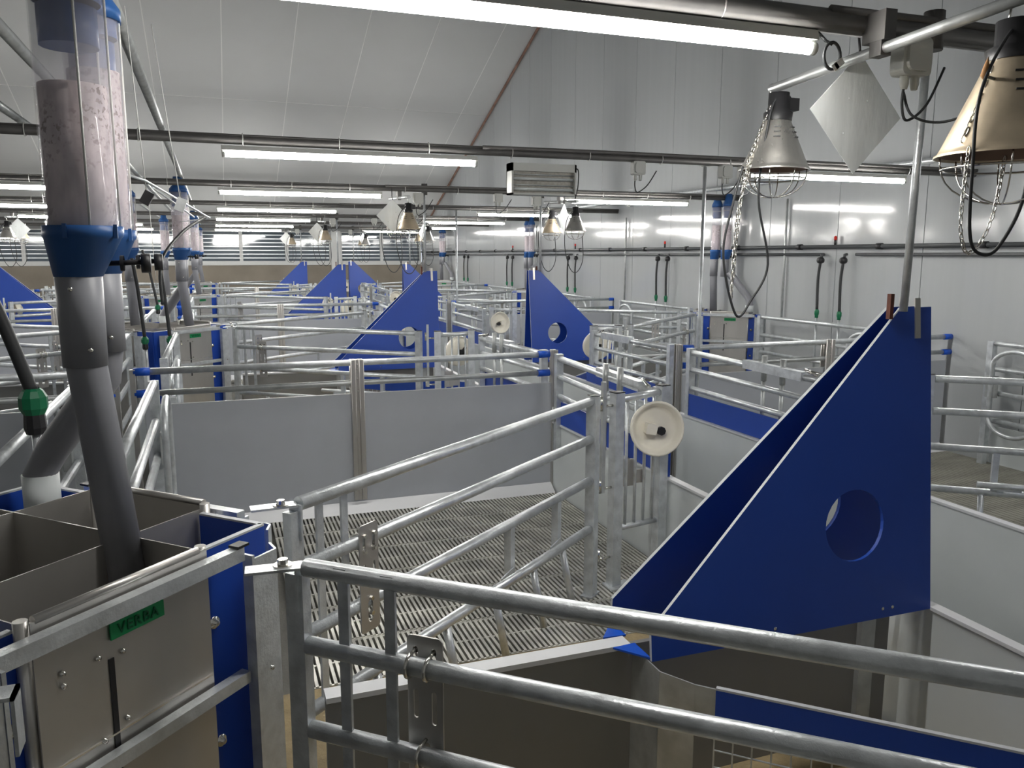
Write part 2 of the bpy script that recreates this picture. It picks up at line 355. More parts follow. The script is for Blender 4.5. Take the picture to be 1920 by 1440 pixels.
def make_creep_wall():
    # low wall around the nest corner: bent galvanised plate, blue strip, wire mesh below
    T = Thing('creep_front_wall', (2.2, .80, 0)); pts = [(1.645, .03), (1.645, .19), (1.70, .285)]
    m = MB(); zz = (.27, .49)
    for a, b in zip(pts, pts[1:]): m.obox((*a, .247), (*b, .247), .004, .486)
    m.obox((1.70, .285, .42), (1.745, .33, .42), .005, .14); T.part('bent_plate', m, 'galvm')
    a, b = Vector((1.74, .325, 0.01)), Vector((2.66, 1.20, 0.01)); d = (b-a).normalized()
    T.part('blue_strip', MB().obox(a+Vector((0, 0, .412)), b+Vector((0, 0, .412)), .012, .136).obox(a+Vector((0, 0, .483)), b+Vector((0, 0, .483)), .014, .006, 1), ['blue', 'edge'])
    w_ = MB(); L = (b-a).length
    k = 0.
    while k < L: w_.tube([a+d*k+Vector((0, 0, .0)), a+d*k+Vector((0, 0, .345))], .0025, 5, caps=False); k += .05
    for z in (.05, .10, .15, .20, .25, .30): w_.tube([a+Vector((0, 0, z)), b+Vector((0, 0, z))], .0025, 5, caps=False)
    T.part('wire_mesh', w_, 'galv')
    return T
def make_nest_divider():
    T = Thing('nest_divider', (1.7, 0, 0))
    T.part('board', MB().box((.74, -.009, -.05), (2.66, .009, .485)), 'board_shaded')
    T.part('top_trim', MB().box((.74, -.028, .482), (1.64, .028, .497)), 'trim')
    T.part('end_channel', MB().box((2.52, -.03, -.05), (2.58, .03, .485)), 'galvm')
    return T
def make_aisle_wall():
    T = Thing('aisle_low_wall', (2.72, 1.56, 0))
    T.part('board', MB().box((2.712, -.0, -.05), (2.728, 3.10, .485)), 'light')
    T.part('top_trim', MB().box((2.70, -.0, .485), (2.742, 3.10, .497)), 'trim')
    T.part('blue_board', MB().box((2.708, 1.55, .50), (2.72, 3.0, .655)), 'blue')
    return T
def make_aisle_gate():
    T = Thing('aisle_gate', (2.70, 2.2, 0))
    T.part('post', MB().box((2.675, 2.965, .30), (2.725, 3.01, .985)), 'galv')
    T.part('post', MB().box((2.655, 1.60, .0), (2.70, 1.645, .97)), 'galv')
    for z, r in ((.955, .021), (.83, .019), (.695, .019)): T.part('rail', MB().tube([(2.70, 2.97, z), (2.67, 1.62, z-.02)], r, 12), 'galv')
    T.part('sliding_sleeve', MB().obox((2.693, 2.35, .952), (2.68, 1.80, .943), .05, .055), 'galv')
    T.part('latch', MB().tube([(2.64, 1.66, .965), (2.68, 1.80, .985), (2.67, 1.7, .96)], .008, 8), 'chrome')
    for y_ in (2.02, 2.20): T.part('socket', MB().tube([(2.66, y_, .86), (2.66, y_, 1.02)], .019, 10).tube([(2.66, y_, .5), (2.66, y_, .86)], .013, 8), 'galvm')
    T.part('hinge_pin', MB().tube([(2.665, 2.99, .52), (2.665, 2.99, .62)], .014, 8), 'galvm')
    return T
def make_divider():
    T = Thing('pen_divider', (1.35, 3.125, 0)); Y = 3.125
    T.part('board', MB().box((.10, Y-.009, -.0), (2.70, Y+.009, .765)), 'board')
    T.part('top_edge', MB().box((.10, Y-.011, .765), (2.70, Y+.011, .770)), 'edge')
    T.part('base_trim', MB().add([(.10, Y-.10, .0), (2.70, Y-.10, .0), (2.70, Y-.012, .055), (.10, Y-.012, .055), (.10, Y+.10, .0), (2.70, Y+.10, .0), (2.70, Y+.012, .055), (.10, Y+.012, .055)],
        [(0, 1, 2, 3), (7, 6, 5, 4)]), 'trim')
    for z in (.97, .84):
        r = T.part('rail', MB().tube([(.07, Y, z), (2.68, Y, z)], .0205 if z > .9 else .018, 12), 'galv' if z > .9 else 'galvm')
        for x0, x1 in ((.05, .14), (2.60, 2.685)): T.part('blue_sleeve', MB().tube([(x0, Y, z), (x1, Y, z)], .0245, 12), 'bluebrt', r)
    # ribbed stainless upright in the middle
    for s_ in (1, -1):
        m = MB(); y0 = Y-s_*.024
        m.box((1.335, y0-.003, .07), (1.365, y0+.003, .99)); m.box((1.313, y0-.010*s_-.003, .07), (1.335, y0-.010*s_+.003, .99)); m.box((1.365, y0-.010*s_-.003, .07), (1.387, y0-.010*s_+.003, .99))
        for x_ in (1.313, 1.336, 1.364, 1.387): m.tube([(x_, y0-.006*s_, .07), (x_, y0-.006*s_, .99)], .0055, 8)
        for z in (.96, .93, .87, .79): m.lathe([(0, .006), (.005, .005), (.005, 0)], (1.35, y0-s_*.003, z), (0, -s_, 0), 8)
        T.part('middle_bracket', m, 'steel')
    T.part('end_post', MB().box((.03, Y-.022, 0), (.06, Y+.022, .985)), 'steel')
    T.part('end_post', MB().box((2.700, Y-.028, .0), (2.709, Y+.028, 1.0)).box((2.715, Y-.03, .0), (2.74, Y-.024, 1.0)).box((2.715, Y+.024, .0), (2.74, Y+.03, 1.0)).box((2.709, Y-.008, .0), (2.735, Y+.008, 1.0)), 'steel')
    return T
def make_side_gate():
    T = Thing('side_rail_gate', (.19, 1.65, 0))
    for z in (.97, .77, .58, .36): T.part('rail', MB().tube([(.19, .74, z), (.19, 2.62, z)], .0205, 10), 'galv')
    for y_ in (.72, 2.62): T.part('post', MB().box((.165, y_-.025, 0), (.215, y_+.025, .985)), 'galv')
    c = [(.26, 2.35+.2*math.cos(a)*(1 if abs(math.cos(a)) < .99 else 1), .60+(.14*math.sin(a))+(.19 if math.sin(a) > 0 else -.19)) for a in [2*PI*i/28 for i in range(28)]]
    T.part('oval_loop', MB().tube(c, .017, 10, closed=True), 'galv')
    T.part('hinge_bracket', MB().box((.21, 2.52, .55), (.25, 2.60, .72)), 'galvm')
    T.part('backing_board', MB().box((.10, .74, .0), (.112, 2.62, .30)), 'light')
    return T
def make_grate():
    # one cast floor grate: long bars with cross ribs
    m = MB(); W, L = .384, .36; nb = 16; p = W/nb
    for i in range(nb): m.box((i*p+.004, .006, -.02), (i*p+p-.007, L-.006, 0.))
    for j in (.0, L/2-.006): m.box((.002, j+.002, -.022), (W-.002, j+.014, -.004))
    m.box((.002, L-.014, -.022), (W-.002, L-.002, -.004))
    return m
# trough (hopper) with four faces
def trough(H, k, faces, label):
    R_ = Thing('feeding_trough', (0, 0, 0)); root = R_.o
    for fi in faces:
        a = fi*PI/2                      # 0 = SE, 1 = NE, 2 = NW, 3 = SW
        dx, dy = math.cos(a-PI/4), math.sin(a-PI/4); ex, ey = -dy, dx       # outward, along
        Q = lambda s_, d_, z: (dx*d_+ex*s_, dy*d_+ey*s_, z)
        R_.part('steel_front', MB().obox(Q(-.21, .462, .51), Q(.205, .462, .51), .004, .98), 'steel')
        R_.part('rolled_lip', MB().tube([Q(-.20, .457, 1.0), Q(.185, .457, 1.0)], .009, 10), 'steel')
        for s_ in (.205, -.215): R_.part('rolled_corner', MB().tube([Q(s_, .445, .55), Q(s_, .445, 1.003)], .013, 10), 'steel')
        R_.part('slot', MB().obox(Q(-.055, .465, .55), Q(-.055, .465, .86), .012, .003, up=(dx, dy, 0)), 'black')
        R_.part('fold_line', MB().obox(Q(-.21, .4655, .70), Q(.20, .4655, .70), .003, .004), 'chrome')
        R_.part('partition', MB().obox(Q(-.44, .21, .72), Q(.44, .21, .72), .003, .54), 'steel')
        for s0, s1 in ((.212, .425), (-.425, -.222)):
            R_.part('blue_side_board', MB().obox(Q(s0, .425, .49), Q(s1, .425, .49), .014, .98).obox(Q(s0, .425, .9825), Q(s1, .425, .9825), .015, .005, 1), ['blue', 'edge'])
        R_.part('top_bar', MB().obox(Q(-.30, .485, .965), Q(.285, .485, .965), .028, .032), 'galv')
        R_.part('lower_bar', MB().obox(Q(-.30, .485, .66), Q(.285, .485, .66), .026, .028), 'galv')
        R_.part('end_cap', MB().obox(Q(.265, .485, .985), Q(.30, .485, .985), .03, .006), 'black')
        for sg in (1, -1):
            R_.part('corner_post', MB().obox(Q(sg*.295, .50, .0), Q(sg*.295, .50, .96), .008, .03, up=(dx, dy, 0)).obox(Q(sg*.30, .51, .48), Q(sg*.375, .51, .48), .006, .94)
                    .obox(Q(sg*.375, .51, .48), Q(sg*.40, .47, .48), .006, .94), 'galv')
        bl = MB()
        for s_, z in ((.245, .80), (.245, .50), (-.245, .80), (-.245, .5)): bl.lathe([(0, .012), (.007, .012), (.008, .003), (.015, .003), (.015, 0)], Q(s_, .432, z), (dx, dy, 0), 10)
        for s_, z in ((.34, .66), (-.34, .66), (-.16, .88), (-.16, .855), (-.085, .875), (-.03, .865), (-.03, .72), (-.085, .70)): bl.lathe([(0, .007), (.005, .006), (.006, 0)], Q(s_, .466 if abs(s_) < .3 else .513, z), (dx, dy, 0), 8)
        R_.part('bolt', bl, 'chrome', kind='stuff')
        if k == 0 or fi in (0, 3):
            sg = R_.part('name_plate', MB().obox(Q(-.055, .468, .915), Q(.075, .468, .915), .004, .034), 'sign')
            cu = bpy.data.curves.new('lettering', 'FONT'); cu.body = 'VERBA'; cu.size = .031; cu.align_x = 'CENTER'; cu.align_y = 'CENTER'; cu.extrude = .0012; cu.space_character = 1.15
            to = bpy.data.objects.new('lettering_tmp', cu); COL.objects.link(to); bpy.context.view_layer.update()
            me = bpy.data.meshes.new_from_object(to.evaluated_get(bpy.context.evaluated_depsgraph_get())); bpy.data.objects.remove(to)
            me.materials.clear(); me.materials.append(MT['signtext'])
            lo = bpy.data.objects.new('lettering', me); COL.objects.link(lo); lo.parent = sg
            X = Vector((ex, ey, 0)); Z = Vector((dx, dy, 0)); Y_ = Vector((0, 0, 1))
            mw = Matrix((X, Y_, Z)).transposed().to_4x4(); mw.translation = Vector(Q(.01, .4715, .915)); lo.matrix_local = mw
    if k == 0:
        R_.part('hinge_bracket', MB().box((.07, -.67, .955), (.19, -.625, .962)).box((.184, -.67, .86), (.19, -.625, .962)).lathe([(0, .018), (.011, .018), (.012, .005), (.02, .005), (.02, 0)], (.13, -.648, .962), n=12), 'galv')
    R_.part('inner_bottom', MB().lathe([(0, .55), (.30, .60), (.50, .80)], (0, 0, 0), n=4, smooth=False), 'steel')
    if H[0] > 5:      # the wall troughs are half troughs: cut at the wall
        for ch in list(root.children):
            bm = bmesh.new(); bm.from_mesh(ch.data)
            r_ = bmesh.ops.bisect_plane(bm, geom=bm.verts[:]+bm.edges[:]+bm.faces[:], plane_co=(XW-H[0]-.004, 0, 0), plane_no=(1, 0, 0), clear_outer=True)
            bm.to_mesh(ch.data); n_v = len(bm.verts); bm.free()
            if not n_v: bpy.data.objects.remove(ch)
    root.location = (H[0], H[1], 0); tag(root, label, 'feeding trough', 'steel feeding troughs between the pens')
    return root
# feed dispenser: clear tube, blue cone, grey pipe down
def dispenser(p, ztop, path, label, group, grain=1.0, rr=.071, sk=-.018):
    x, y_ = p; T = Thing('feed_dispenser', (x, y_, 1.6)); zt = ztop
    T.part('clear_tube', MB().lathe([(rr, 1.70), (rr, zt), (rr-.003, zt), (rr-.003, 1.70)], (x, y_, 0), n=32), 'clear')
    T.part('feed_inside', MB().lathe([(0, 1.70), (rr-.006, 1.70), (rr-.006, 1.70+grain), (0, 1.70+grain+.005)], (x, y_, 0), n=24), 'feed')
    fu = MB().lathe([(.046, 1.60), (.050, 1.602), (rr+.004, 1.685), (rr+.008, 1.69), (rr+.008, 1.712), (rr, 1.712), (rr-.004, 1.70)], (x, y_, 0), n=28)
    fu.v = [(vx+sk*max(0, min(1, (1.70-vz)/.1)), vy, vz) for vx, vy, vz in fu.v]
    T.part('blue_funnel', fu, 'bluehop')
    for a0 in (-1.9, -.6, .8): T.part('rim_lug', MB().obox((x+(rr+.009)*math.cos(a0), y_+(rr+.009)*math.sin(a0), 1.685), (x+(rr+.009)*math.cos(a0), y_+(rr+.009)*math.sin(a0), 1.715), .008, .008), 'bluehop')
    T.part('blue_cap', MB().lathe([(rr-.006, zt-.05), (rr-.006, zt), (rr+.006, zt-.01), (rr+.006, zt+.02), (.045, zt+.06), (.04, zt+.13), (0, zt+.13)], (x, y_, 0), n=24), 'bluehop')
    T.part('inner_slide', MB().tube([(x, y_, zt-.14), (x, y_, zt-.06)], rr*.8, 16), 'bluehop')
    T.part('seam_strip', MB().tube([(x+rr*.3, y_-rr, 1.71), (x+rr*.3, y_-rr, zt)], .003, 6).tube([(x+rr, y_, 1.71), (x+rr, y_, zt)], .003, 6), 'white')
    T.part('pipe_sleeve', MB().lathe([(.043, 1.40), (.047, 1.40), (.049, 1.61), (.045, 1.612)], (x+sk, y_, 0), n=24), 'pvc')
    pipe = T.part('drop_pipe', MB().tube([(x+sk, y_, 1.60), (x+sk, y_, 1.42)]+path, .043, 20), 'pvc')
    if len(path) > 2: T.part('elbow_collar', MB().tube([path[-2], Vector(path[-2])+(Vector(path[-1])-Vector(path[-2]))*.5], .047, 20), 'light', pipe)
    for dx_, z in ((-.012, 1.575), (.018, 1.44)): T.part('screw', MB().lathe([(0, .006), (.005, .005), (.006, 0)], (x+sk+dx_, y_-.047, z), (0, -1, 0), 8), 'chrome')
    T.part('adjuster', MB().tube([(x+.04, y_+.03, 1.63), (x+.13, y_+.03, 1.633)], .006, 8).lathe([(.018, -.004), (.018, .004)], (x+.07, y_+.03, 1.63), (1, 0, 0), 12).lathe([(0, 0), (.022, 0), (.022, .02), (0, .02)], (x+.11, y_+.03, 1.63), (1, 0, 0), 12), 'black')
    return tag(T.o, label, 'feed dispenser', group)
# ------------------------------------------------------------------ build protos
gate = make_gate(); gate_a = make_gate(((.66, .28), (2.10, 1.54)), (.062, .122), .135); bgate = make_bowl_gate(); bowl = make_bowl(); lid = make_lid(); creep = make_creep_wall()
nest = make_nest_divider(); awall = make_aisle_wall(); agate = make_aisle_gate(); div = make_divider(); sgate = make_side_gate()
quads = [('A', 0, 1), ('A', 0, -1), ('B', 0, 1), ('B', 0, -1), ('O', 0, 1)]+[(c, k, s) for c in 'ABO' for k in (1, 2, 3) for s in (-1, 1)]
for c, k, s in quads:
    hx, sx = LINES[c]; H = (hx, HY[k]); W = where(c, k, s)
    if c == 'B' and k == 0 and s < 0:
        put(lid, H, sx, s, 'blue perforated creep lid, %s' % W, 'creep lid', 'blue creep lids'); put(awall, H, sx, s, 'low light grey aisle wall, %s' % W, 'wall panel', 'low walls along the aisle'); continue
    if c == 'O' and k == 0:
        put(sgate, H, sx, s, 'galvanised side rails, %s' % W, 'railing', 'side rails beside the troughs'); put(div, H, sx, 1, 'grey pen divider behind the %s trough of the %s' % (NTH[k], ROW[c]), 'partition', 'grey pen dividers'); continue
    if (c, k, s) == ('A', 0, -1):
        put(gate_a, H, sx, s, 'long galvanised swing gate crossing the foreground from the nearest trough', 'gate', 'galvanised swing gates')
    elif not (c, k, s) == ('B', 3, 1): put(gate, H, sx, s, 'galvanised swing gate, %s' % W, 'gate', 'galvanised swing gates')
    if not (c, k, s) == ('A', 0, -1):
        put(bgate, H, sx, s, 'narrow barred gate panel, %s' % W, 'gate panel', 'barred gate panels at the aisle')
        put(bowl, H, sx, s, 'round cream feeding bowl, %s' % W, 'feeding bowl', 'round cream feeding bowls')
        put(agate, H, sx, s, 'three-rail aisle gate, %s' % W, 'gate', 'rail gates along the aisles')
        put(sgate, H, sx, s, 'galvanised side rails, %s' % W, 'railing', 'side rails beside the troughs')
    put(lid, H, sx, s, 'raised blue creep lid with round hole, %s' % W, 'creep lid', 'blue creep lids')
    if s < 0: put(creep, H, sx, s, 'low creep front wall with blue strip, %s' % W, 'low wall', 'creep front walls')
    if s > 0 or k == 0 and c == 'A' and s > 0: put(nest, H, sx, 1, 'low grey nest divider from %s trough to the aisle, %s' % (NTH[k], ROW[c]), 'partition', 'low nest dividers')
    put(awall, H, sx, s, 'low light grey aisle wall, %s' % W, 'wall panel', 'low walls along the aisle')
    if s > 0 and k < 3: put(div, H, sx, 1, 'grey pen divider with two rails behind the %s trough of the %s' % (NTH[k], ROW[c]), 'partition', 'grey pen dividers')
trough((HA, HY[0]), 0, (0, 1, 2, 3), 'stainless feeding trough with green plate in the left foreground')
for k in (1, 2, 3): trough((HA, HY[k]), k, (0, 1, 2, 3), '%s stainless feeding trough from the camera in the middle row' % NTH[k])
for k in (0, 1, 2, 3): trough((HB, HY[k]), k, (3, 2), '%s stainless feeding trough standing against the right wall' % NTH[k])
# ------------------------------------------------------------------ pen floors
grm = make_grate().build('floor_grate', 'slat'); first = True
def pen_floor(c, k, s, m_, n0=0, mx=5, my=6):
    global first
    hx, sx = LINES[c]; root = bpy.data.objects.new('slatted_floor', None); COL.objects.link(root); root['kind'] = 'structure'
    cx = .78; cy = .94
    root.location = (hx+sx*cx, HY[k]+s*cy, 0); root.scale = (sx, s, 1)
    for i in range(mx):
        for j in range(my):
            o = grm if first else grm.copy()
            if not first: COL.objects.link(o)
            first = False
            o.parent = root; o.location = (i*.384, j*.36, 0)
            if m_ != 'slat': pass
for c, k, s in [('A', 0, 1), ('A', 1, -1), ('A', 1, 1), ('O', 0, 1), ('B', 1, -1), ('A', 2, -1), ('A', 0, -1)]: pen_floor(c, k, s, 'slat')
for c, k, s in [('A', 0, 1), ('A', 1, -1), ('A', 1, 1), ('A', 0, -1)]:
    hx, sx = LINES[c]
    o = MB().box((hx+sx*.5, min(HY[k]+s*.01, HY[k]+s*.93), -.02), (hx+sx*2.70, max(HY[k]+s*.01, HY[k]+s*.93), -.001)).build('rubber_mat', 'ratm')
    tag(o, 'ochre rubber mat on the nest floor, %s' % where(c, k, s), 'mat', 'ochre nest mats')
o = MB()
for i in range(60): o.box((3.30+i*.042, 2.1, -.03), (3.30+i*.042+.036, 5.15, 0.))
struct(o.build('trim_5', 'floorb'))
struct(MB().box((2.19, -3, -.05), (3.21, 23.8, -.01)).build('trim_6', 'concrete'))
# ------------------------------------------------------------------ feed dispensers
for k in range(4):
    Y = HY[k]; n_ = NTH[k]
    dispenser((HA+.255, Y), 2.23, [(HA+.295, Y-.03, .88)], 'large clear feed dispenser with straight grey pipe, %s trough, middle row' % n_, 'clear feed dispensers over the troughs', .31, .074)
    dispenser((HA+.265, Y+.30), 2.23, [(HA+.235, Y+.32, 1.33), (HA+.08, Y+.42, 1.12), (HA+.04, Y+.45, 1.05), (HA+.04, Y+.45, .80)], 'clear feed dispenser with bent grey pipe behind it, %s trough, middle row' % n_, 'clear feed dispensers over the troughs', .40, .066)
    if k:
        dispenser((HA-.20, Y+.2), 2.19, [(HA-.2, Y+.2, .9)], 'clear feed dispenser over left half of %s trough, middle row' % n_, 'clear feed dispensers over the troughs', .33)
        for q, dy in enumerate((-.12, .10)):
            dispenser((HB-.26, Y+dy), 2.22, [(HB-.26, Y+dy, .95)] if q else [(HB-.24, Y+dy-.06, 1.44), (HB-.14, Y-.42, 1.16), (HB-.14, Y-.44, 1.08), (HB-.14, Y-.44, .93)], 'clear feed dispenser on the right wall with %s pipe, %s trough' % ('straight' if q else 'slanting', n_), 'clear feed dispensers over the troughs', .3, .058)
# augers
for i, (x, nm) in enumerate(((-.235, 'right'), (-.60, 'middle'), (-.94, 'left'))):
    tag(MB().tube([(x, 1.2, 2.37), (x, 23.3, 2.37)], .021, 12).build('feed_auger', 'galvm'), '%s of the three galvanised feed augers running above the troughs' % nm, 'pipe', 'feed augers')
tag(MB().tube([(5.62, 1.2, 2.43), (5.62, 23.3, 2.40)], .026, 12).build('feed_auger', 'galv'), 'galvanised feed auger running along the right wall', 'pipe', 'feed augers')
# ------------------------------------------------------------------ beams and lamps
LY = [1.96+3.125*j for j in range(-2, 7)]
BN = ['two behind the camera', 'just behind the camera', 'nearest', 'second nearest', 'third', 'fourth', 'fifth', 'sixth', 'farthest']
def lamp(x0, x1, y_, label):
    T = Thing('tube_lamp', ((x0+x1)/2, y_, 2.25))
    T.part('lamp_housing', MB().box((x0-.02, y_-.016, 2.243), (x1+.02, y_+.016, 2.268)), 'boxw')
    T.part('light_tube', MB().tube([(x0, y_, 2.222), (x1, y_, 2.222)], .0165, 12), 'tube')
    for xx in (x0-.018, x1): T.part('end_cap', MB().tube([(xx, y_, 2.222), (xx+.018, y_, 2.222)], .018, 12), 'boxw')
    return tag(T.o, label, 'lamp', 'glowing tube lamps under the beams')
for j, y_ in enumerate(LY):
    T = Thing('ceiling_beam', (0, y_, 2.30))
    T.part('beam_tube', MB().tube([(XL, y_, 2.30), (XW, y_, 2.30)], .033 if j == 2 else .023, 14), 'beam')
    T.part('conduit', MB().tube([(1.65, y_-.02, 2.325), (2.5, y_-.022, 2.33), (4.0, y_-.022, 2.33), (XW, y_-.022, 2.33)], .013, 8).tube([(-4, y_+.015, 2.33), (1.7, y_+.015, 2.328), (5.8, y_+.015, 2.33)], .009, 8), 'beam')
    tie = MB()
    for x in [-3.1+.55*i for i in range(16)]: tie.tube([(x, y_+.034*math.cos(a), 2.305+.036*math.sin(a)) for a in [2*PI*i/12 for i in range(12)]], .003, 4, closed=True)
    T.part('cable_tie', tie, 'white')
    tag(T.o, '%s dark ceiling beam crossing the room, with cables tied on' % BN[j], 'beam', 'dark ceiling beams')
    if j >= 2 and j <= 8: lamp(.10, 1.60, y_, 'tube lamp under %s beam, middle column of lamps' % BN[j])
    if j >= 2: lamp(3.62, 5.12, y_, 'tube lamp under %s beam, right column of lamps' % BN[j])
    if j >= 4: lamp(-2.75, -1.25, y_, 'tube lamp under %s beam, left column of lamps' % BN[j])
    if j >= 4: lamp(-7.2, -5.7, y_, 'tube lamp under %s beam, outermost left column' % BN[j])
# ------------------------------------------------------------------ heat lamps, diamonds, poles
def chain(m, pts, L=.018, r=.0018):
    pts = [Vector(p) for p in pts]; acc = []
    for a, b in zip(pts, pts[1:]):
        n = max(1, round((b-a).length/L))
        acc += [a+(b-a)*i/n for i in range(n)]
    for i in range(len(acc)-1):
        c = (acc[i]+acc[i+1])/2; d = (acc[i+1]-acc[i]).normalized(); ref = Vector((1, 0, 0)) if abs(d.x) < .9 else Vector((0, 1, 0))
        a = d.cross(ref).normalized(); b = d.cross(a)
        if i % 2: a = b
        m.tube([c+d*(L*.66*math.cos(t))+a*(L*.26*math.sin(t)) for t in [2*PI*q/8 for q in range(8)]], r, 4, closed=True)
def bez(pts, n=8):
    pts = [Vector(p) for p in pts]; out = []
    P = [pts[0]]+pts+[pts[-1]]
    for i in range(1, len(P)-2):
        for k in range(n):
            t = k/n; a, b, c, d = P[i-1], P[i], P[i+1], P[i+2]
            out.append(.5*((2*b)+(-a+c)*t+(2*a-5*b+4*c-d)*t*t+(-a+3*b-3*c+d)*t**3))
    return out+[pts[-1]]
def heat_lamp(p, R_, zt, matn, label, hook, loop, tilt=(0, 0), chainloop=None):
    """p = (x,y) axis, zt = height of the shade's rim, R_ rim radius"""
    x, y_ = p; T = Thing('heat_lamp', (x, y_, zt)); h = R_*1.45; o = (x, y_, zt)
    ax = Vector((tilt[0], tilt[1], 1)).normalized()
    T.part('shade', MB().lathe([(R_*1.02, -.002), (R_*1.02, .003), (R_*.98, .006), (R_*.93, R_*.14), (R_*.36, h)], o, ax, 28), matn)
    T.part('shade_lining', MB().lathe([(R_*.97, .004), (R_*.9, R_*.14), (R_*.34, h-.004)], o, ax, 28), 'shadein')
    sl_ = MB(); T.part('socket', MB().lathe([(R_*.40, h-.006), (R_*.42, h+.02), (R_*.30, h+.03), (R_*.30, h+.085), (0, h+.09)], o, ax, 16).obox(Vector(o)+ax*(h+.05), Vector(o)+ax*(h+.05)+Vector((R_*.62, 0, 0)), .035, .04), 'black')
    for i, z in enumerate((.62, .72, .82)):
        for a0 in (-2.2, -1.1, .3): 
            rr = R_*(.93-.57*(z*1.0-.1)/.9)*1.01
            c = Vector(o)+ax*(h*z)+Vector((math.cos(a0)*rr, math.sin(a0)*rr, 0)); t = Vector((-math.sin(a0), math.cos(a0), 0))
            sl_.obox(c-t*R_*.1, c+t*R_*.1, .004, .004)
    T.part('vent_slot', sl_, 'black')
    cg = MB(); 
    for a0 in [PI*i/4 for i in range(4)]:
        cg.tube([Vector(o)+Vector((math.cos(a0)*R_*.9*math.cos(t), math.sin(a0)*R_*.9*math.cos(t), -.02-R_*.62*math.sin(t))) for t in [PI*i/14 for i in range(15)]], .0022, 5)
        for sgn in (1, -1): cg.tube([Vector(o)+Vector((math.cos(a0)*R_*.92*sgn, math.sin(a0)*R_*.92*sgn, 0)), Vector(o)+Vector((math.cos(a0)*R_*.9*sgn, math.sin(a0)*R_*.9*sgn, -.03))], .0022, 5)
    cg.tube([Vector(o)+Vector((math.cos(t)*R_*.9, math.sin(t)*R_*.9, -.03)) for t in [2*PI*i/24 for i in range(24)]], .003, 5, closed=True)
    T.part('wire_guard', cg, 'chrome')
    hk = Vector(hook); top = Vector(o)+ax*(h+.05)
    c1 = MB(); chain(c1, [hk, Vector(o)+Vector((-R_*.98, 0, .01))]); chain(c1, [hk, Vector(o)+Vector((R_*.98, 0, .01))])
    if chainloop: chain(c1, bez(chainloop, 6))
    T.part('chain', c1, 'chrome')
    T.part('hook', MB().tube([hk, hk+Vector((.006, 0, .02)), hk+Vector((-.004, 0, .035)), hk+Vector((0, 0, .06))], .003, 6), 'chrome')
    T.part('cable', MB().tube(bez([top+Vector((R_*.5, 0, .0)), top+Vector((R_*.3, 0, .03)), top+Vector((-R_*.3, -.02, 0))]+loop, 8), .0042, 6), 'hose')
    return tag(T.o, label, 'heat lamp', 'cone heat lamps over the creeps')
def lamp_pole(x, y_, label):
    T = Thing('lid_pole', (x, y_, 1.49))
    T.part('pole_tube', MB().tube([(x+.0, y_, 1.475), (x-.004, y_-.02, 2.30)], .0125, 12), 'galv')
    T.part('clamp_plate', MB().box((x-.04, y_+.014, 1.45), (x-.026, y_+.03, 1.53)), 'rust')
    T.part('top_clamp', MB().tube([(x-.004, y_-.035, 2.25), (x-.004, y_-.035, 2.36)], .03, 10), 'beam')
    return tag(T.o, label, 'pole', 'poles holding up the lids')
def diamond(x, y_, z, h, label, rot=0., lean=.0):
    T = Thing('diamond_reflector', (x, y_, z+h)); R_ = Matrix.Rotation(rot, 3, 'Z')
    u = R_ @ Vector((1, 0, 0)); v = Vector((0, -lean, 1)).normalized()
    T.part('diamond_plate', MB().plate([[(0, -h*1.0), (h*.97, -.015*h), (0, h), (-h*.99, .03*h)], circ(-.2*h, .25*h, .003, 6), circ(.2*h, .23*h, .003, 6), circ(-.28*h, -.33*h, .004, 6)], (x, y_, z), u, v, .0025), 'diamond')
    T.part('hook', MB().tube([(x, y_, z+h*.96), (x-.003, y_+.004, z+h+.03), (x, y_+.01, 2.30)], .004, 6), 'black')
    return tag(T.o, label, 'diamond plate', 'hanging diamond-shaped plates')
def cross_arm(x, y0, y1, z0, z1, label):
    T = Thing('lamp_arm', (x, (y0+y1)/2, 2.3))
    T.part('arm_tube', MB().tube([(x, y0, z0), (x, (y0+y1)/2, (z0+z1)/2+.0), (x, y1, z1)], .0155, 12), 'galvm')
    T.part('arm_clamp', MB().box((x-.018, (y0+y1)/2-.022, (z0+z1)/2-.02), (x+.018, (y0+y1)/2+.022, (z0+z1)/2+.03)).box((x-.02, (y0+y1)/2-.034, (z0+z1)/2+.02), (x+.02, (y0+y1)/2+.05, (z0+z1)/2+.10)), 'beam')
    return tag(T.o, label, 'arm', 'arms carrying the heat lamps')
def jbox(x, y_, z, label, s_=.10):
    T = Thing('junction_box', (x, y_, z))
    T.part('box_body', MB().plate([rrect(-s_/2, -s_/2, s_/2, s_/2, s_*.14)], (x, y_-.03, z), (1, 0, 0), (0, 0, 1), .05), 'boxw')
    T.part('box_cover', MB().plate([rrect(-s_*.4, -s_*.4, s_*.4, s_*.4, s_*.2)], (x, y_-.06, z), (1, 0, 0), (0, 0, 1), .012), 'boxw')
    g = MB()
    for dx_ in (-.02, .018): g.lathe([(.013, 0), (.013, -.03), (.009, -.045), (0, -.045)], (x+dx_, y_-.03, z-s_*.42), n=10)
    T.part('cable_gland', g, 'boxw')
    T.part('lead', MB().tube(bez([(x-.02, y_-.03, z-s_*.42-.03), (x-.022, y_-.03, z-s_-.03), (x+.0, y_-.03, z-s_-.07), (x+.08, y_-.02, z-s_-.02), (x+.16, y_, z-.01)], 6), .004, 6), 'hose')
    return tag(T.o, label, 'junction box', 'white junction boxes on the beams')
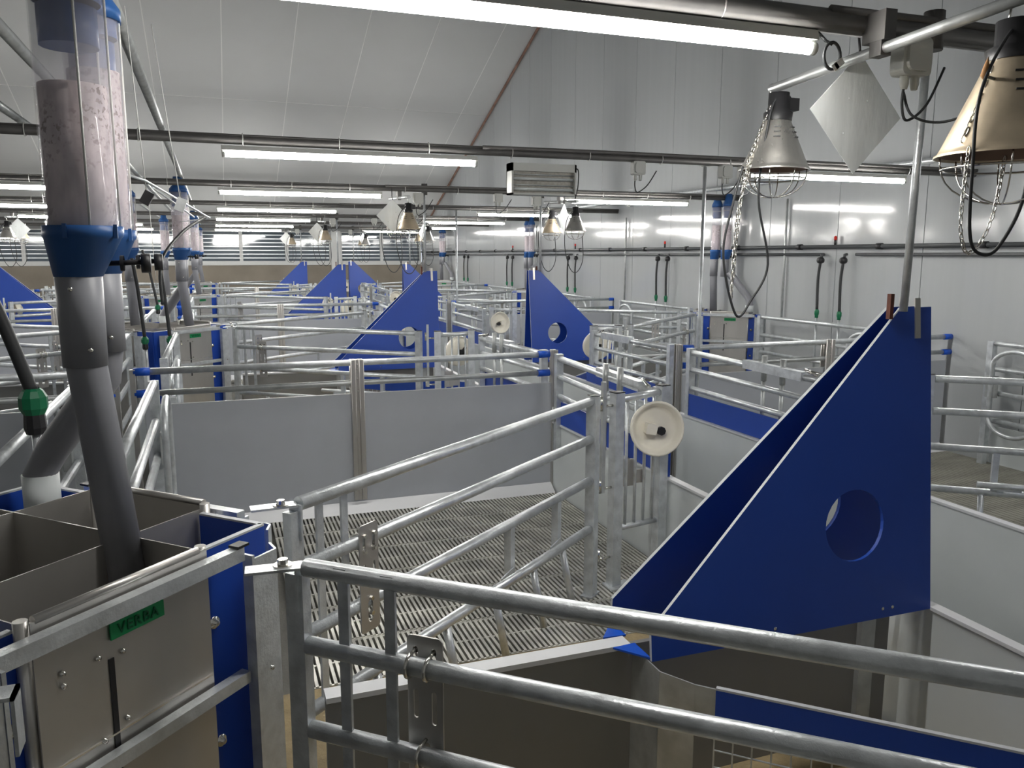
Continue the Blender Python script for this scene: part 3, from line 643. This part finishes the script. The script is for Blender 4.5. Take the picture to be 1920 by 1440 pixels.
# nearest node, seen large in the upper right
lamp_pole(2.045, HY[0]-.06, 'galvanised pole holding up the large blue lid on the right')
diamond(1.872, 2.06, 2.076, .177, 'galvanised diamond plate in the upper right beside the big pole', 0, .0)
cross_arm(1.79, 2.37, 1.42, 2.20, 2.24, 'galvanised arm in the upper right carrying two heat lamps')
heat_lamp((1.81, 2.36), .115, 1.935, 'shadea', 'silver cone heat lamp left of the nearest diamond plate', (1.785, 2.36, 2.155),
          [(1.74, 2.33, 1.99), (1.73, 2.33, 1.83), (1.78, 2.33, 1.62), (1.72, 2.33, 1.50), (1.66, 2.33, 1.45), (1.60, 2.33, 1.65), (1.63, 2.33, 1.82), (1.67, 2.34, 1.94)], (0.02, 0), [(1.70, 2.34, 1.95), (1.655, 2.34, 1.78), (1.645, 2.34, 1.50), (1.665, 2.34, 1.80), (1.71, 2.36, 1.99)])
heat_lamp((1.825, 1.50), .155, 1.89, 'shadeb', 'yellowed cone heat lamp at the right edge of the picture', (1.80, 1.50, 2.17),
          [(1.68, 1.46, 2.02), (1.675, 1.46, 1.85), (1.685, 1.46, 1.70), (1.72, 1.46, 1.655), (1.78, 1.46, 1.67), (1.85, 1.46, 1.80), (1.86, 1.48, 2.0)], (0, 0), [(1.67, 1.47, 1.90), (1.665, 1.47, 1.72), (1.70, 1.47, 1.655), (1.76, 1.47, 1.73), (1.79, 1.47, 1.90)])
jbox(1.93, 1.95, 2.215, 'white junction box between nearest diamond plate and big pole', .105)
tag(MB().tube(bez([(1.92, 1.93, 2.12), (1.93, 1.9, 2.05), (2.0, 1.85, 2.03), (2.02, 1.7, 2.06), (1.90, 1.55, 2.06), (1.70, 1.47, 2.06)], 8), .004, 6).build('power_cable', 'hose'), 'grey cable sagging from the big junction box to the yellowed lamp', 'cable')
T = Thing('cable_coil', (1.66, 1.94, 2.27))
T.part('coil', MB().tube([(1.655+.028*math.cos(t), 1.93, 2.20+.036*math.sin(t)) for t in [2*PI*i/20 for i in range(20)]], .0045, 6, closed=True).tube([(1.61, 1.95, 2.27), (1.64, 1.94, 2.24), (1.655, 1.93, 2.23)], .0045, 6), 'hose')
T.part('paper_tag', MB().obox((1.665, 1.925, 2.17), (1.69, 1.925, 2.19), .002, .018).obox((1.658, 1.925, 2.165), (1.672, 1.925, 2.178), .002, .02), 'white')
tag(T.o, 'small coiled cable with white paper tags at the end of the nearest tube lamp', 'cable')
T = Thing('fibre_tuft', (1.70, 1.5, 2.08)); T.part('tuft', MB().lathe([(0, 0), (.010, .01), (.006, .035), (0, .055)], (1.70, 1.472, 2.05), (.15, 0, 1), 7), 'wood'); tag(T.o, 'tuft of brown fibre caught on the cable beside the yellowed lamp', 'fibre')
T.o.location = T.base
# other nodes
k_names = {1: 'second', 2: 'third', 3: 'farthest'}
for c in 'ABO':
    hx, sx = LINES[c]
    for k in range(4):
        if (c, k) in (('A', 0),): continue
        Y = HY[k]; xx = hx+sx*2.58; lx = hx+sx*2.33; n_ = NTH[k]; r_ = ROW[c]
        yb = min(LY, key=lambda v: abs(v-Y))
        if c == 'B' and k == 0: continue
        if c == 'O' and k == 0: continue
        lamp_pole(xx, Y-.04, 'galvanised pole holding up lids at the %s trough, %s' % (n_, r_))
        diamond(lx-sx*.10 if c != 'B' else lx-.02, yb-.06, 2.03, .165, 'diamond plate hanging by the %s pole, %s' % (n_, r_), {1: .0, 2: .35, 3: -.3}[k] if c != 'B' else .75)
        cross_arm(lx, Y+.45, Y-.45, 2.24, 2.20, 'arm with two heat lamps at the %s trough, %s' % (n_, r_))
        for q, sy in (('far', .33), ('near', -.40)):
            yl = Y+sy; R_ = .11; zt = 1.90
            heat_lamp((lx+(.04 if q == 'far' else 0), yl), R_, zt, 'shadea' if (q == 'far') == (c == 'A') else 'shadeb', '%s cone heat lamp of the pair at the %s trough, %s' % (q, n_, r_), (lx, yl, 2.14),
                      [(lx-.1, yl, 2.0), (lx-.12, yl, 1.75), (lx-.06, yl, 1.52), (lx+.02, yl, 1.47), (lx+.09, yl, 1.60), (lx+.08, yl, 1.85)])
        jbox(xx-.08, yb, 2.215, 'junction box beside the %s pole, %s' % (n_, r_))
for x, j, nm in ((2.76, 3, 'left'), (3.46, 3, 'middle'), (3.62, 3, 'right'), (2.83, 4, 'left'), (2.7, 5, 'left'), (-1.9, 7, 'far left'), (2.7, 6, 'left')):
    jbox(x, LY[j], 2.235, '%s junction box on the %s beam above the aisle' % (nm, BN[j]), .09)
# flat infrared heater hung under the second beam
T = Thing('infrared_heater', (2.06, 5.06, 2.03)); x0, x1, y_, z0, z1 = 1.83, 2.285, 5.02, 2.035, 2.235
T.part('case', MB().box((x0, y_, z0), (x1, y_+.10, z0+.012)).box((x0, y_, z1-.05), (x1, y_+.10, z1)).box((x0, y_, z0), (x0+.012, y_+.1, z1)).box((x1-.012, y_, z0), (x1, y_+.1, z1)).box((x0, y_+.09, z0), (x1, y_+.1, z1)), 'boxw')
T.part('mesh_screen', MB().box((x0+.012, y_+.03, z0+.012), (x1-.012, y_+.034, z1-.05)), 'heatgrid')
for i in range(4): T.part('grille_bar', MB().tube([(x0+.015, y_+.008, z0+.03+i*.033), (x1-.015, y_+.008, z0+.03+i*.033)], .004, 6), 'galvm')
for z in (2.075, 2.14): T.part('tube', MB().tube([(x0+.02, y_+.02, z), (x1-.02, y_+.02, z)], .008, 8), 'light')
T.part('cable', MB().tube(bez([(x1-.02, y_+.03, z1-.03), (x1+.02, y_+.02, z1-.03), (x1+.02, y_+.02, 2.1), (x1, y_+.02, z0-.02)], 6), .004, 6), 'hose')
tag(T.o, 'flat white box heater with mesh front under the second beam', 'heater')
for x, y_, nm in ((3.36, 5.16, 'right of the box heater'), (3.30, 11.36, 'farther along the aisle')):
    T = Thing('conduit_post', (x, y_, 0)); T.part('post_tube', MB().tube([(x, y_, .0), (x, y_, 2.33)], .0135, 10), 'galv'); T.part('top_fitting', MB().box((x-.02, y_-.03, 2.28), (x+.03, y_+.03, 2.33)), 'boxw')
    tag(T.o, 'slim galvanised post from floor to beam, %s' % nm, 'pole', 'slim posts to the beams')
# ------------------------------------------------------------------ right wall services
T = Thing('water_pipe', (XW-.04, 10, 1.74)); T.part('upper_pipe', MB().tube([(XW-.04, 1, 1.735), (XW-.04, 23.8, 1.735)], .02, 10), 'pipe'); T.part('lower_pipe', MB().tube([(XW-.03, 1, 1.66), (XW-.03, 6.3, 1.66)], .015, 10).tube([(XW-.03, 6.75, 1.66), (XW-.03, 12.5, 1.66)], .015, 10).tube([(XW-.03, 12.95, 1.66), (XW-.03, 23.7, 1.66)], .015, 10), 'pipe')
y_ = 1.6
while y_ < 23.6: T.part('pipe_clip', MB().tube([(XW-.04, y_-.03, 1.735), (XW-.04, y_+.03, 1.735)], .03, 10).box((XW-.03, y_-.02, 1.72), (XW-.002, y_+.02, 1.75)), 'black'); y_ += 1.1
tag(T.o, 'pair of dark water pipes running along the right wall', 'pipe')
hoses = [(6.42, 'first', 'near'), (6.74, 'first', 'far'), (9.72, 'second', 'near'), (9.98, 'second', 'far')]
for b in (3, 4, 5): hoses += [(6.45+3.125*(b-1), ['', '', '', 'third', 'fourth', 'fifth'][b], 'near'), (6.77+3.125*(b-1), ['', '', '', 'third', 'fourth', 'fifth'][b], 'far')]
for y_, nm, q in hoses:
    T = Thing('water_hose', (XW-.05, y_, 0))
    T.part('elbow', MB().tube([(XW-.03, y_, 1.66), (XW-.06, y_, 1.655), (XW-.06, y_, 1.62)], .014, 8), 'pipe')
    T.part('valve', MB().lathe([(0, -.03), (.03, -.025), (.036, 0), (.03, .025), (0, .03)], (XW-.07, y_, 1.60), (1, 0, 0), 12), 'black')
    T.part('hose', MB().tube(bez([(XW-.07, y_, 1.59), (XW-.08, y_+.01, 1.4), (XW-.08, y_, 1.1)], 6), .014, 8), 'hose')
    T.part('green_connector', MB().lathe([(.014, .055), (.024, .04), (.024, .01), (.018, -.01), (.018, -.03), (0, -.03)], (XW-.08, y_, 1.05), n=12), 'green')
    T.part('steel_pipe', MB().tube([(XW-.08, y_, 1.04), (XW-.08, y_, .42)], .011, 8), 'galv')
    T.part('drink_nozzle', MB().tube([(XW-.08, y_, .42), (XW-.12, y_-.04, .40)], .014, 8), 'chrome')
    tag(T.o, '%s black hose of the %s hose pair on the right wall' % (q, nm), 'hose', 'black water hoses on the right wall')
for i, (y_, nm) in enumerate(((6.58, 'nearest'), (9.85, 'second'), (12.8, 'third'), (15.9, 'farthest'))):
    T = Thing('pipe_valve', (XW-.05, y_, 1.74)); T.part('valve_stem', MB().tube([(XW-.04, y_, 1.745), (XW-.04, y_, 1.81)], .012, 8), 'black'); T.part('red_handle', MB().lathe([(0, 0), (.014, .0), (.016, .03), (0, .045)], (XW-.04, y_, 1.80), n=8), 'red')
    tag(T.o, '%s red-topped valve on the wall pipe' % nm, 'valve', 'red valves on the wall pipe')
for y_, zt, nm in ((7.35, 2.25, 'behind the silver heat lamp'), (11.0, 2.2, 'behind the second box row'), (14.6, 2.2, 'near the far corner')):
    tag(MB().tube([(XW-.03, y_, zt), (XW-.03, y_, .95)], .012, 8).build('wall_conduit', 'galvm'), 'thin vertical conduit on the right wall, %s' % nm, 'conduit', 'vertical wall conduits')
tag(MB().lathe([(0, 0), (.03, 0), (.036, -.02), (.03, -.06), (0, -.075)], (XW-.05, 10.9, 2.42), n=12).build('motion_sensor', 'boxw'), 'small white sensor high on the right wall', 'sensor')
# ------------------------------------------------------------------ left hoses and drinkers
def left_hose(x, y_, zt, zc, label, lean, k=1.):
    T = Thing('drinker_hose', (x, y_, 0))
    T.part('hose', MB().tube(bez([(x+lean, y_-.05, zt), (x+lean*.5, y_-.02, (zt+zc)/2+.1), (x, y_, zc+.05*k)], 8), .014*k, 12), 'hose')
    T.part('green_connector', MB().lathe([(.016*k, .06*k), (.022*k, .055*k), (.030*k, .04*k), (.030*k, .015*k), (.022*k, .0)], (x, y_, zc), n=10, smooth=False), 'green')
    T.part('black_nut', MB().lathe([(.022*k, .0), (.024*k, -.03*k), (.02*k, -.045*k), (.0, -.045*k)], (x, y_, zc), n=10, smooth=False), 'black')
    T.part('steel_pipe', MB().tube([(x, y_, zc-.04*k), (x, y_, .0)], .010*k, 8), 'galv')
    return tag(T.o, label, 'hose', 'black drinker hoses at the left')
left_hose(-.60, 3.12, 1.68, 1.11, 'thick black hose with green connector at the left edge', -.17, 1.5)
for i, (x, y_, q) in enumerate(((-.55, 7.2, 'left'), (-.36, 7.2, 'right'))): left_hose(x, y_, 1.62, .93, '%s drinker hose of the pair in front of the second trough' % q, -.05)
for i, (x, y_, q) in enumerate(((-.62, 10.2, 'left'), (-.30, 10.4, 'right'))): left_hose(x, y_, 1.7, 1.02, '%s drinker hose of the pair behind the second trough' % q, -.12)
T = Thing('hanging_box', (-.13, 2.72, 1.86)); T.part('case', MB().obox((-.185, 2.72, 1.80), (-.165, 2.72, 1.835), .024, .028), 'black'); T.part('cord', MB().tube([(-.175, 2.72, 1.84), (-.20, 2.72, 2.36)], .0015, 4).tube([(-.17, 2.72, 1.8), (-.165, 2.72, 1.55)], .001, 4), 'white')
tag(T.o, 'small black counterweight box hanging right of the nearest dispensers', 'weight box', 'counterweight boxes')
T = Thing('hanging_box', (-.08, 2.9, 1.84)); T.part('case', MB().obox((-.095, 2.9, 1.79), (-.08, 2.9, 1.83), .025, .03), 'galvm'); T.part('cord', MB().tube([(-.088, 2.9, 1.83), (-.14, 2.9, 2.36)], .0015, 4), 'white')
tag(T.o, 'small steel counterweight box beside the black one', 'weight box', 'counterweight boxes')
T = Thing('wire_linkage', (-.1, 3, 1.8)); mm = MB()
mm.tube([(-.25, 2.36, 1.87), (-.17, 2.6, 1.86), (.0, 4.4, 1.83), (-.26, 8.26, 1.95)], .004, 6); mm.tube([(-.15, 2.6, 1.84), (-.06, 3.6, 1.80)], .003, 6)
T.part('rod', mm, 'galv'); T.part('cable', MB().tube(bez([(-.02, 4.3, 1.83), (-.12, 4.0, 1.75), (-.2, 3.7, 1.62), (-.2, 3.6, 1.45)], 6), .007, 6), 'hose')
tag(T.o, 'steel pull rod and cable linking the feed dispensers', 'rod')
